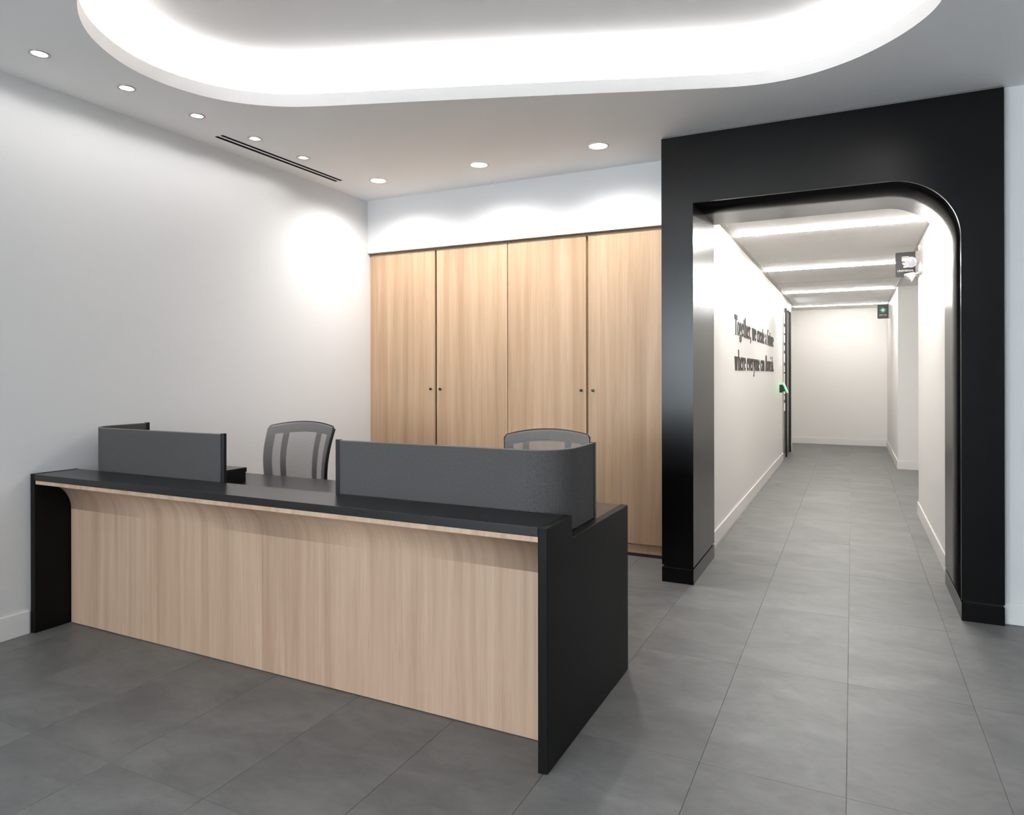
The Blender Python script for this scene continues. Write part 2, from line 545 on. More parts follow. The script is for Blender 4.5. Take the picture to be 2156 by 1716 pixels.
def ribbon(name, rows, m, parent, closed=True, smooth=True):
    """rows: list of (loop, z); quads between consecutive rows"""
    vs, fs = [], []
    n = len(rows[0][0])
    for l, z in rows:
        vs += [(x, y, z) for x, y in l]
    for k in range(len(rows) - 1):
        for i in range(n if closed else n - 1):
            j = (i + 1) % n
            fs.append((k * n + i, k * n + j, (k + 1) * n + j, (k + 1) * n + i))
    me = bpy.data.meshes.new(name)
    me.from_pydata(vs, [], fs)
    me.validate()
    o = obj(name, me, m, parent)
    return o
H1, H2 = offset(HOLE, 0.013), offset(HOLE, 0.15)
ribbon('recess_lip', [(HOLE, ZC), (HOLE, ZC + LIP), (H1, ZC + LIP), (H1, ZC + 0.02), (H2, ZC + 0.02), (H2, ZUP)], 'lippaint', ce)
me = bpy.data.meshes.new('recess_top')
tt = tessellate_polygon([[Vector((x, y, 0)) for x, y in H2]])
me.from_pydata([(x, y, ZUP) for x, y in H2], [], [tuple(t) for t in tt])
for p in me.polygons:
    if p.normal.z > 0:
        p.flip()
obj('recess_top', me, 'ceil', ce)
led = ribbon('light_strip', [(offset(HOLE, 0.025), ZC + 0.046), (offset(HOLE, 0.085), ZC + 0.046)], 'led', ce)
led['label'] = 'white light strip hidden behind the recess lip'

# ------------------------------------------------------------------ walls of the reception
TH = 0.15
def wallobj(name, parts, m, label):
    bm = bmesh.new()
    for p in parts:
        bm_box(bm, *p)
    o = from_bm(name, bm, m)
    tag(o, label, 'wall', kind='structure')
    return o
WY = [(-3.7, -2.3)]
WX = [(-3.6, -2.5), (-2.35, -1.25)]
WZ0, WZ1 = 0.75, 2.75
wp = [(XL - TH, XL, YF - TH, 5.75, 0, WZ0), (XL - TH, XL, YF - TH, 5.75, WZ1, ZUP)]
ys = [YF - TH] + [v for w in WY for v in w] + [5.75]
for a, b in zip(ys[0::2], ys[1::2]):
    wp.append((XL - TH, XL, a, b, WZ0, WZ1))
wallobj('wall_left', wp, 'paint', 'plain white side wall behind the reception desk')
wallobj('wall_back', [(XL, XP0 + 0.01, YB, 5.75, ZSOF, ZC + 0.05), (XL, XP0 + 0.01, 5.75, 5.9, 0, ZC + 0.05)], 'paint', 'white bulkhead wall above the wooden cupboards')
wallobj('wall_portal', [(XO1 + 0.03, XR, YW, YPB, 0, ZC + 0.05), (XP0 + 0.01, XO0 - 0.03, YP + 0.06, YPB, 0, ZC + 0.05), (XO0 - 0.03, XO1 + 0.03, YP + 0.06, YPB, ZO + 0.03, ZC + 0.05)], 'paint', 'white wall beside and behind the black portal')
wallobj('wall_right', [(XR, XR + TH, YF - TH, YPB, 0, ZUP)], 'paint', 'white wall on the side away from the desk')
wp = [(XL, XR, YF - TH, YF, 0, WZ0), (XL, XR, YF - TH, YF, WZ1, ZUP)]
xs = [XL] + [v for w in WX for v in w] + [XR]
for a, b in zip(xs[0::2], xs[1::2]):
    wp.append((a, b, YF - TH, YF, WZ0, WZ1))
wallobj('wall_front', wp, 'greypaint', 'grey wall with windows behind the viewer')
for k, (a, b, side) in enumerate([(a, b, 'x') for a, b in WX] + [(a, b, 'y') for a, b in WY]):
    if side == 'y':
        w = empty('window_%d' % (k + 1), (XL - TH / 2, (a + b) / 2, WZ0), R(90))
    else:
        w = empty('window_%d' % (k + 1), ((a + b) / 2, YF - TH / 2, WZ0))
    tag(w, ('first window in the grey wall behind the viewer', 'second window in the grey wall behind the viewer', 'window in the white side wall behind the viewer')[k], 'window', kind='structure')
    h = (b - a) / 2
    bm = bmesh.new()
    H = WZ1 - WZ0
    for q in ((-h, -h + 0.05, -0.03, 0.03, 0, H), (h - 0.05, h, -0.03, 0.03, 0, H), (-h + 0.05, h - 0.05, -0.03, 0.03, 0, 0.05), (-h + 0.05, h - 0.05, -0.03, 0.03, H - 0.05, H), (-0.02, 0.02, -0.025, 0.025, 0.05, H - 0.05)):
        bm_box(bm, *q)
    from_bm('window_frame', bm, 'trim', w)
    for sx in (-1, 1):
        x0, x1 = (0.02, h - 0.05) if sx > 0 else (-h + 0.05, -0.02)
        box('pane', x0, x1, -0.004, 0.004, 0.05, H - 0.05, 'pane', w)
    ld = bpy.data.lights.new('window_daylight', 'AREA')
    ld.shape = 'RECTANGLE'; ld.size = b - a; ld.size_y = H
    ld.cycles.is_portal = True
    lo = bpy.data.objects.new('window_daylight', ld)
    COL.objects.link(lo)
    if side == 'y':
        lo.location = (XL - TH - 0.02, (a + b) / 2, (WZ0 + WZ1) / 2)
        lo.rotation_euler = (R(90), 0, R(-90))
    else:
        lo.location = ((a + b) / 2, YF - TH - 0.02, (WZ0 + WZ1) / 2)
        lo.rotation_euler = (R(90), 0, 0)

BH = 0.125
def baseboard(name, x0, x1, y0, y1, m, label):
    o = box(name, x0, x1, y0, y1, 0, BH, m, None, 0.003, 2)
    tag(o, label, 'baseboard', kind='structure')
baseboard('baseboard_left', XL, XL + 0.012, YF, 2.205, 'base', 'white baseboard on the side wall in front of the desk')
baseboard('baseboard_right', XP1 + 0.002, XR, YW - 0.012, YW, 'base', 'white baseboard beside the black portal')

# ------------------------------------------------------------------ corridor shell
wallobj('wall_corridor_left', [(XCL - 0.14, XCL, YPB, 11.93, 0, ZCC + 0.2), (XCL - 0.14, XCL, 13.33, 13.70, 0, ZCC + 0.2), (XCL - 0.14, XCL, 11.93, 13.33, 2.58, ZCC + 0.2), (-2.4, XCL - 0.14, 13.55, 13.70, 0, ZCC + 0.2)], 'cpaint', 'white corridor wall carrying the dark lettering')
wallobj('wall_corridor_right', [(XCR, XCR + 0.14, YPB, 7.94, 0, ZCC + 0.2), (XCR + 0.14, 2.6, 7.80, 7.94, 0, ZCC + 0.2)], 'cpaint', 'white corridor wall carrying the emergency light')
wallobj('wall_corridor_recess', [(0.60, 2.6, 11.54, YEND, 0, ZCC + 0.2), (2.6, 2.75, 7.8, 11.7, 0, ZCC + 0.2)], 'cpaint', 'white corridor wall block carrying the first aid sign')
wallobj('wall_corridor_end', [(-2.4, 2.6, YEND, YEND + 0.15, 0, ZCC + 0.2), (-2.55, -2.4, 13.55, YEND + 0.15, 0, ZCC + 0.2)], 'cpaint', 'white wall closing the end of the corridor')
baseboard('baseboard_corridor_left', XCL, XCL + 0.012, YPB, 11.93, 'cbase', 'white baseboard below the lettered corridor wall')
baseboard('baseboard_corridor_stub', XCL, XCL + 0.012, 13.33, 13.712, 'cbase', 'short white baseboard past the corridor door')
baseboard('baseboard_corridor_right', XCR - 0.012, XCR, YPB, 7.952, 'cbase', 'white baseboard below the emergency light')
baseboard('baseboard_corridor_recess', 0.588, 2.6, 11.528, 11.54, 'cbase', 'white baseboard across the recessed corridor wall')
baseboard('baseboard_corridor_far', 0.588, 0.60, 11.54, YEND, 'cbase', 'white baseboard below the first aid sign')
baseboard('baseboard_corridor_end', -2.4, 0.588, YEND - 0.012, YEND, 'cbase', 'white baseboard along the corridor end wall')

cc = box('ceiling_corridor', -2.55, 2.75, YPB, YEND + 0.1, ZCC + 0.035, ZCC + 0.2, 'greygap')
tag(cc, 'white plank ceiling of the corridor with light lines', 'ceiling', kind='structure')
# planks: light lines sit between planks every fourth joint
JY = [YPB, 6.0, 6.615, 7.20, 7.83, 8.46, 9.03, 9.72, 10.45, 11.00, 11.69, 12.28, 12.90, 13.52, 14.16, 14.62, YEND]
LIGHT_Y = {6.615: 0, 9.03: 1, 11.69: 2, 14.16: 3}
LW = 0.017
for a, b in zip(JY, JY[1:]):
    y0 = a + (LW if a in LIGHT_Y else (0.030 if a == 10.45 else 0.003))
    y1 = b - (LW if b in LIGHT_Y else (0.030 if b == 10.45 else 0.003))
    xa = XCL + 0.048 if b < 13.6 else -2.4
    xb = (0.568 if (b < 7.95 or a > 11.6) else 0.575)
    box('plank', xa, xb, y0, y1, ZCC, ZCC + 0.03, 'panel', cc, 0.0015, 1)
box('slot', XCL + 0.048, 0.575, 10.422, 10.478, ZCC + 0.020, ZCC + 0.035, 'greygap', cc)
for (x0, x1, y0, y1) in ((XCL, XCL + 0.046, YPB, 13.70), (0.570, XCR, YPB, 7.92), (0.577, 0.62, 7.96, 11.50), (0.570, 0.60, 11.56, YEND)):
    box('edge_angle', x0, x1, y0, y1, ZCC - 0.004, ZCC + 0.03, 'gridmetal', cc)
box('recess_board', 0.622, 2.6, 7.94, 11.54, ZCC - 0.002, ZCC + 0.03, 'panel', cc)
for y, k in LIGHT_Y.items():
    t = empty('linear_light', (0, y, ZCC))
    tag(t, ('first', 'second', 'third', 'fourth')[k] + ' white light line across the corridor ceiling, counted from the portal', 'light', 'light lines across the corridor ceiling')
    xa = XCL + 0.05 if k < 3 else XCL + 0.03
    box('housing', xa, 0.566, -LW + 0.001, LW - 0.001, 0.018, 0.034, 'white', t)
    box('diffuser', xa, 0.566, -LW + 0.003, LW - 0.003, -0.010, 0.016, 'line' if k < 3 else 'line_dim', t)

# ------------------------------------------------------------------ black portal
po = empty('entrance_portal', ((XP0 + XP1) / 2, YP, 0))
tag(po, 'tall black laminate portal with one rounded corner framing the corridor', 'portal')
px_, py_ = po.location.x, po.location.y
PLZ, PGAP = 0.100, 0.0145
RA = 0.36
arc = [(XO1 - RA + RA * math.cos(a), ZO - RA + RA * math.sin(a)) for a in [math.pi / 2 * i / 28 for i in range(29)]]
zb = PLZ + PGAP
face = [(XP0, zb), (XP0, ZP), (XP1, ZP), (XP1, zb), (XO1, zb)] + arc + [(XO0, ZO), (XO0, zb)]
def rel(pts):
    return [(x - px_, z) for x, z in pts]
prism('face_panel', rel(face), 'y', 0, 0.02, 'portal', po)
o = prism('reveal', rel([(XO0 - 0.02, zb), (XO0 - 0.02, ZO + 0.02), (XO0, ZO), (XO0, zb)]), 'y', 0.0202, YPB - py_, 'portal', po)
o['label'] = 'flat black inner side next to the lettered wall'
arc2 = [(XO1 - RA + (RA + 0.02) * math.cos(a), ZO - RA + (RA + 0.02) * math.sin(a)) for a in [math.pi / 2 * i / 28 for i in range(29)]]
hd = rel([(XO1, zb)] + arc + [(XO0, ZO)])
hd2 = rel([(XO1 + 0.02, zb)] + arc2 + [(XO0 - 0.02, ZO + 0.02)])
bm = bmesh.new()
d0, d1 = 0.0202, YPB - py_
V = [[bm.verts.new((x, d, z)) for x, z in l] for l in (hd, hd2) for d in (d0, d1)]
for i in range(len(hd) - 1):
    for a, b in ((V[0], V[1]), (V[2], V[3]), (V[1], V[3]), (V[0], V[2])):
        f = bm.faces.new((a[i], a[i + 1], b[i + 1], b[i]))
        f.smooth = True
o = from_bm('reveal', bm, 'portal', po)
o['label'] = 'black inner lining rounding over the top corner'
for k, (a, b) in enumerate(((XP0, XO0), (XO1, XP1))):
    d = YPB - py_
    pl = box('plinth', a - px_, b - px_, -0.001, d if k == 0 else d, 0, PLZ, 'portal', po, 0.0015, 1)
    box('shadow_gap', a - px_ + 0.012, b - px_ - 0.012, 0.010, d - 0.012, PLZ, zb, 'gap', po)
box('side_panel', XP0 - px_, XP0 - px_ + 0.009, 0.0202, YB - py_ - 0.002, zb, ZP, 'portal', po)
box('side_panel', XP1 - px_ - 0.02, XP1 - px_, 0.0202, YW - py_ - 0.001, zb, ZP, 'portal', po)
tg = box('trim_1', XP0 + 0.006, XP1 - 0.004, YP + 0.008, YP + 0.05, ZP, ZC, 'greygap')
tag(tg, 'thin grey shadow trim between black portal and ceiling', 'trim', kind='structure')

# ------------------------------------------------------------------ cupboards
CZ0, CZ1 = 0.098, 2.494
def cupboard(x0, x1, gap, label):
    t = empty('storage_cupboard', ((x0 + x1) / 2, YCAB, 0))
    tag(t, label, 'cupboard', 'tall wooden cupboards in the back niche')
    c = t.location.x
    a, b = x0 - c, x1 - c
    mid = gap - c
    # carcass: sides, top, back, base board
    bm = bmesh.new()
    for q in ((a, a + 0.018, 0.022, 0.55, 0.03, ZSOF - 0.003), (b - 0.018, b, 0.022, 0.55, 0.03, ZSOF - 0.003), (a + 0.018, b - 0.018, 0.03, 0.55, ZSOF - 0.025, ZSOF - 0.003),
              (a + 0.018, b - 0.018, 0.53, 0.55, 0.03, ZSOF - 0.025), (a + 0.018, b - 0.018, 0.03, 0.53, 0.08, 0.098), (mid - 0.02, mid + 0.02, 0.03, 0.05, 0.098, ZSOF - 0.025)):
        bm_box(bm, *q)
    from_bm('carcass', bm, 'wood_rail', t)
    box('plinth', a, b, 0.010, 0.03, 0.026, 0.094, 'wood_rail' if False else 'wood', t)
    box('base_shade', a, b, 0.016, 0.03, 0, 0.026, 'plinthshade', t)  # dark brown strip painting in the floor shadow below the plinth
    for s, (d0, d1) in enumerate(((a + 0.002, mid - 0.0095), (mid + 0.0095, b - 0.002))):
        d = box('door', d0, d1, 0.0, 0.020, CZ0, CZ1, 'wood', t, 0.0012, 1)
        kx = mid - 0.047 if s == 0 else mid + 0.052
        kz = 1.269
        k = lathe('knob', [(0.0045, 0.0), (0.0045, 0.010), (0.009, 0.013), (0.0115, 0.018), (0.011, 0.023), (0.007, 0.026)], 'knob', None, 20, (0, 0, 0), 'y')
        k.parent = d
        k.location = (kx, 0.0, kz)
    return t
cupboard(-3.9935, -2.5835, -3.289, 'oak laminate double-door cupboard next to the white side wall')
cupboard(-2.5815, -1.1665, -1.879, 'oak laminate double-door cupboard next to the black portal')
fi = box('filler_strip', XL + 0.001, -3.9945, YCAB + 0.004, YCAB + 0.024, 0.0, ZSOF - 0.025, 'wood')
tag(fi, 'narrow oak filler strip between side wall and cupboard', 'trim')

# ------------------------------------------------------------------ reception desk
XD0, XD1, YD, HD, HW = -4.003, -0.9546, 2.2144, 0.861, 0.778
YL, YDB = 2.457, 3.181
PT = 0.034
de = empty('reception_desk', ((XD0 + XD1) / 2, YD, 0))
tag(de, 'long black reception desk with curved oak front panel', 'desk')
dx, dy = de.location.x, de.location.y
def dbox(name, x0, x1, y0, y1, z0, z1, m, bevel=0.0015):
    return box(name, x0 - dx, x1 - dx, y0 - dy, y1 - dy, z0, z1, m, de, bevel, 2)
# end panels with the step behind the ledge
for x0, x1 in ((XD0, XD0 + PT), (XD1 - PT, XD1)):
    prism('end_panel', [(0, 0.002), (0, HD), (YL - dy, HD), (YL - dy, HW), (YDB - dy, HW), (YDB - dy, 0.002)], 'x', x0 - dx, x1 - dx, 'blackmatte', de, 0.0016)
dbox('ledge_top', XD0 + PT + 0.0003, XD1 - PT - 0.0003, YD, YL, HD - 0.033, HD, 'black', 0.0016)
dbox('ledge_back', XD0 + PT + 0.001, XD1 - PT - 0.001, YL - 0.022, YL - 0.001, HW, HD - 0.0335, 'black')
dbox('work_surface', XD0 + PT + 0.0003, XD1 - PT - 0.0003, YL - 0.022, YDB, HW - 0.028, HW, 'black')
# curved oak front: vertical sheet sweeping forward under the ledge, in two boards
def front(x0, x1):
    yf, zt, r = YD + 0.001, HD - 0.0335, 0.165
    yv = 2.405
    out = [(yv, 0.004), (yv, zt - 0.019 - r)]
    for i in range(1, 17):
        a = math.pi / 2 * i / 16
        out.append((yv - r + r * math.cos(a), zt - 0.019 - r + r * math.sin(a)))
    out += [(yf, zt - 0.019), (yf, zt), (yv + 0.02, zt), (yv + 0.02, 0.004)]
    o = prism('front_panel', [(y - dy, z) for y, z in out], 'x', x0 - dx, x1 - dx, 'wood_desk', de, 0, False)
    for p in o.data.polygons:
        n = p.normal
        if abs(n.x) < 0.1 and n.y < -0.01 and n.z < -0.01:
            p.use_smooth = True
    return o
XS = -2.495
front(XD0 + PT + 0.008, XS - 0.0006)
front(XS + 0.0006, XD1 - PT - 0.0005)
# raised return beside the side wall
RX = -3.156
dbox('return_top', XD0 + PT + 0.001, RX, 2.60, 2.923, HD - 0.026, HD, 'black')
dbox('return_body', XD0 + PT + 0.001, RX - 0.004, 2.60, 2.920, HW + 0.0005, HD - 0.027, 'black')
# inner cable tray panel and pedestals below the work surface
dbox('modesty_panel', XD0 + PT + 0.001, XD1 - PT - 0.001, 2.43, 2.448, 0.004, HW - 0.029, 'black')

# desk screens
def screen(path, label):
    """path: outer face polyline (x, y) from the free front end round the corner to the back end"""
    t = empty('desk_screen', (path[0][0], path[0][1], HW))
    tag(t, label, 'screen', 'felt screens on the reception desk')
    ox, oy = path[0]
    n = len(path)
    th = 0.014
    sgn = 1
    inner = []
    for i in range(n):
        a, b = path[max(i - 1, 0)], path[min(i + 1, n - 1)]
        tx, ty = b[0] - a[0], b[1] - a[1]
        l = math.hypot(tx, ty)
        nx, ny = -ty / l, tx / l
        if i == 0 and ny < 0:
            sgn = -1
        inner.append((path[i][0] + sgn * nx * th, path[i][1] + sgn * ny * th))
    z0, z1 = 0.002, 1.1015 - HW
    loop = path + inner[::-1]
    pts = [(x - ox, y - oy) for x, y in loop]
    fp = prism('felt_panel', pts, 'z', z0, z1 - 0.003, 'felt', t)
    # top edge in a lighter felt colour, painting in the light it catches
    ed = prism('lit_top_edge', pts, 'z', z1 - 0.0028, z1, 'feltlit', t)
    # end trims
    for (p, q, ip, iq) in ((path[0], path[1], inner[0], inner[1]), (path[-1], path[-2], inner[-1], inner[-2])):
        tx, ty = q[0] - p[0], q[1] - p[1]
        l = math.hypot(tx, ty); tx /= l; ty /= l
        mx, my = (p[0] + ip[0]) / 2 - ox, (p[1] + ip[1]) / 2 - oy
        nx, ny = -ty, tx
        hw = th / 2 + 0.003
        e = 0.020
        c = [(mx + nx * hw - tx * 0.002, my + ny * hw - ty * 0.002), (mx - nx * hw - tx * 0.002, my - ny * hw - ty * 0.002), (mx - nx * hw + tx * e, my - ny * hw + ty * e), (mx + nx * hw + tx * e, my + ny * hw + ty * e)]
        prism('end_trim', c, 'z', 0.001, z1 + 0.003, 'trim', t, 0.001)
    return t
YS, RSC = 2.4625, 0.165
def screen_path(xf, xs, yb):
    s = 1 if xs > xf else -1
    pts = [(xf, YS), (xf + s * 0.03, YS), (xs - s * RSC - s * 0.02, YS)]
    for i in range(0, 19):
        a = -math.pi / 2 + math.pi / 2 * i / 18
        pts.append((xs - s * RSC + s * RSC * math.cos(a), YS + RSC + RSC * math.sin(a)))
    pts += [(xs, yb - 0.03), (xs, yb)]
    return pts
screen(screen_path(-2.818, -3.924, 2.852), 'short grey felt desk screen curving back beside the white wall')
screen(screen_path(-2.101, -1.000, 2.852), 'longer grey felt desk screen rounding the stepped end of the desk')

# ------------------------------------------------------------------ chairs
def surf(s, t):
    """backrest surface of a chair facing -y: s -1..1 across, t 0..1 up"""
    hw = 0.205 + 0.040 * max(t, 0.0) ** 0.8
    x = s * hw
    z = 0.545 + 0.500 * t + 0.030 * (1 - s * s) * t ** 2
    y = 0.215 + 0.020 * math.cos(t * 5.0) + 0.085 * t * t - 0.060 * s * s
    return Vector((x, y, z))
def patch(s0, s1, t0, t1, ns, nt_, bm, off=0.0, th=0.010):
    def P(s, t, d):
        e = 1e-3
        n = (surf(s + e, t) - surf(s - e, t)).cross(surf(s, t + e) - surf(s, t - e)).normalized()
        if n.y < 0:
            n = -n
        return surf(s, t) + n * d
    g = []
    for d in (off, off + th):
        g.append([[bm.verts.new(P(s0 + (s1 - s0) * i / ns, t0 + (t1 - t0) * j / nt_, d)) for j in range(nt_ + 1)] for i in range(ns + 1)])
    for k in (0, 1):
        for i in range(ns):
            for j in range(nt_):
                f = bm.faces.new((g[k][i][j], g[k][i + 1][j], g[k][i + 1][j + 1], g[k][i][j + 1])); f.smooth = True
    for i in range(ns):
        for j in (0, nt_):
            bm.faces.new((g[0][i][j], g[0][i + 1][j], g[1][i + 1][j], g[1][i][j]))
    for j in range(nt_):
        for i in (0, ns):
            bm.faces.new((g[0][i][j], g[0][i][j + 1], g[1][i][j + 1], g[1][i][j]))
def chair(loc, rz, label):
    t = empty('office_chair', loc, rz)
    tag(t, label, 'chair', 'mesh-back office chairs behind the desk')
    # frame behind the mesh: ring plus two uprights
    bm = bmesh.new()
    patch(-1, 1, 0.895, 0.995, 28, 2, bm, 0.014)
    patch(-1, 1, 0.0, 0.09, 28, 2, bm, 0.014)
    for s in (-1, 1):
        patch(s, s * 0.79, 0.09, 0.895, 2, 20, bm, 0.014)
        patch(s * 0.57, s * 0.42, 0.09, 0.895, 2, 20, bm, 0.014)
    from_bm('back_frame', bm, 'plastic', t)
    # rim around the back
    rim = [surf(-1, i / 16) for i in range(16)]
    def corner(s):
        return [surf(s * (1 - 0.0), 0.955), surf(s * 0.985, 0.985), surf(s * 0.95, 1.0)]
    rim += corner(-1) + [surf(-0.9 + 1.8 * i / 20, 1.0) for i in range(21)] + corner(1)[::-1] + [surf(1, 1 - i / 16) for i in range(1, 17)]
    tube('back_rim', [p + Vector((0, 0.014, 0)) for p in rim], 0.005, 'plastic', t, 8)
    # mesh sheet
    ns, nt_ = 36, 30
    vs, fs, uvs = [], [], []
    for i in range(ns + 1):
        for j in range(nt_ + 1):
            s, q = -1 + 2 * i / ns, j / nt_
            k = 1.0
            if q > 0.955:
                k = 1 - 0.05 * ((q - 0.955) / 0.045) ** 2
            vs.append(surf(s * k, q) + Vector((0, -0.002, 0)))
            uvs.append((s * 0.24, q * 0.53))
    for i in range(ns):
        for j in range(nt_):
            a = i * (nt_ + 1) + j
            fs.append((a, a + nt_ + 1, a + nt_ + 2, a + 1))
    me = bpy.data.meshes.new('mesh_sheet')
    me.from_pydata(vs, [], fs)
    uvl = me.uv_layers.new(name='UVMap')
    for l in me.loops:
        uvl.data[l.index].uv = uvs[l.vertex_index]
    for p in me.polygons:
        p.use_smooth = True
    obj('mesh_sheet', me, 'mesh', t)
    # spine down to the seat
    tube('spine', [(0, 0.262, 0.66), (0, 0.275, 0.60), (0, 0.26, 0.52), (0, 0.18, 0.43), (0, 0.02, 0.415)], [0.018, 0.022, 0.026, 0.028, 0.028], 'plastic', t, 12)
    # seat cushion
    bm = bmesh.new()
    bm_box(bm, -0.245, 0.245, -0.25, 0.225, 0.435, 0.505)
    bmesh.ops.bevel(bm, geom=list(bm.edges), offset=0.030, segments=4, affect='EDGES', profile=0.5)
    from_bm('seat', bm, 'seat', t, True)
    box('mechanism', -0.09, 0.09, -0.12, 0.12, 0.385, 0.433, 'plastic', t, 0.01)
    lathe('gas_lift', [(0.03, 0.09), (0.03, 0.24), (0.018, 0.245), (0.018, 0.384)], 'plastic', t, 20)
    for k in range(5):
        a = 2 * math.pi * k / 5 + 0.3
        c, s = math.cos(a), math.sin(a)
        tube('base_arm', [(0.02 * c, 0.02 * s, 0.105), (0.16 * c, 0.16 * s, 0.095), (0.30 * c, 0.30 * s, 0.075)], [0.024, 0.02, 0.014], 'plastic', t, 8)
        w = lathe('caster', [(0.010, -0.022), (0.027, -0.022), (0.029, -0.012), (0.029, 0.012), (0.027, 0.022), (0.010, 0.022)], 'plastic', t, 18, (0, 0, 0), 'x')
        w.location = (0.30 * c, 0.30 * s, 0.0295)
        w.rotation_euler = (0, 0, a + math.pi / 2)
    return t
chair((-3.30, 3.330, 0), R(13), 'grey mesh-back office chair seen against the white side wall')
chair((-1.488, 3.450, 0), R(23), 'grey mesh-back office chair behind the longer felt screen')

# ------------------------------------------------------------------ ceiling lights
def downlight(x, y, r, big, label, group):
    t = empty('recessed_downlight', (x, y, ZC))
    tag(t, label, 'downlight', group)
    w = 0.010 if big else 0.006
    lathe('trim_ring', [(r + w, 0.0), (r + w, -0.003), (r - 0.002, -0.004), (r - 0.004, 0.0), (r - 0.004, 0.004), (r - 0.001, 0.004)], 'white' if big else 'steel', t, 36, caps=False)
    depth = 0.012 if big else 0.022
    lathe('reflector', [(r - 0.003, 0.003), (r * 0.85, depth), (r * 0.85, depth + 0.03)], 'white' if big else 'chrome', t, 36, caps=False)
    lathe('lamp', [(r * 0.84, depth), (r * 0.5, depth - 0.002), (0.001, depth - 0.003)], 'lamp_big' if big else 'lamp_small', t, 32, caps=False)
    ld = bpy.data.lights.new('downlight_beam', 'SPOT')
    ld.energy = P_CAB if big else P_WALL
    ld.spot_size = R(156 if big else 166)
    ld.spot_blend = 0.85 if big else 0.25
    ld.shadow_soft_size = 0.045 if big else 0.03
    ld.color = (1.0, 0.985, 0.97)
    lo = bpy.data.objects.new('downlight_beam', ld)
    COL.objects.link(lo)
    lo.parent = t
    lo.location = (0, 0, -0.006)
ORD = ('first', 'second', 'third', 'fourth', 'fifth')
for k, (x, y) in enumerate(SMALL):
    downlight(x, y, RS, False, ORD[k] + ' small starry downlight along the side wall, counted from the picture edge', 'small downlights along the side wall')
for k, (x, y) in enumerate(BIG):
    downlight(x, y, RB, True, ('large round downlight over the cupboards, closest to the side wall', 'large round downlight over the middle of the cupboards', 'large round downlight over the cupboards, closest to the black portal')[k], 'large downlights over the cupboards')

sd = empty('slot_diffuser', ((SLOTS[0][0] + SLOTS[1][1]) / 2, (SY0 + SY1) / 2, ZC))
tag(sd, 'twin black linear air slot in the ceiling beside the small downlights', 'air vent')
for a, b in SLOTS:
    xx, yy = sd.location.x, sd.location.y
    bm = bmesh.new()
    bm_box(bm, a - xx, b - xx, SY0 - yy, SY1 - yy, 0.030, 0.05)
    for q in ((a - xx - 0.001, a - xx, SY0 - yy, SY1 - yy, -0.001, 0.05), (b - xx, b - xx + 0.001, SY0 - yy, SY1 - yy, -0.001, 0.05), (a - xx - 0.001, b - xx + 0.001, SY0 - yy - 0.001, SY0 - yy, -0.001, 0.05), (a - xx - 0.001, b - xx + 0.001, SY1 - yy, SY1 - yy + 0.001, -0.001, 0.05)):
        bm_box(bm, *q)
    from_bm('slot', bm, 'gap', sd)

# ------------------------------------------------------------------ lettering on the corridor wall
TK, TN = 0.135, 0.045
def g_poly(bm, pts, d):
    lo = [bm.verts.new((0, u, v)) for u, v in pts]
    hi = [bm.verts.new((d, u, v)) for u, v in pts]
    n = len(pts)
    for i in range(n):
        j = (i + 1) % n
        bm.faces.new((lo[i], lo[j], hi[j], hi[i]))
    bm.faces.new(hi); bm.faces.new(lo[::-1])
def g_line(x0, y0, x1, y1, w):
    l = math.hypot(x1 - x0, y1 - y0)
    if abs(x1 - x0) > 0.02 and abs(y1 - y0) > 0.02:      # slanted stroke cut level at its ends
        h = w / 2 * l / abs(y1 - y0)
        return [(x0 - h, y0), (x0 + h, y0), (x1 + h, y1), (x1 - h, y1)]
    nx, ny = -(y1 - y0) / l * w / 2, (x1 - x0) / l * w / 2
    return [(x0 + nx, y0 + ny), (x1 + nx, y1 + ny), (x1 - nx, y1 - ny), (x0 - nx, y0 - ny)]
def g_arc(cx, cy, rx, ry, a0, a1, n=14, thick=TK, thin=TN):
    out = []
    for i in range(n):
        q = []
        for k in (i, i + 1):
            a = R(a0 + (a1 - a0) * k / n)
            w = thin + (thick - thin) * abs(math.cos(a)) ** 1.5
            q.append((a, w))
        (a, wa), (b, wb) = q
        P = lambda a, w, s: (cx + (rx + s * w / 2) * math.cos(a), cy + (ry + s * w / 2) * math.sin(a))
        out.append([P(a, wa, 1), P(b, wb, 1), P(b, wb, -1), P(a, wa, -1)])
    return out
def g_dot(cx, cy, r):
    return [(cx + r * math.cos(2 * math.pi * i / 12), cy + r * math.sin(2 * math.pi * i / 12)) for i in range(12)]
SF = lambda x, y, h=0.13: g_line(x - h, y, x + h, y, 0.04)
V_ = lambda x, y0, y1, w=TK: g_line(x, y0, x, y1, w)
XH = 0.70
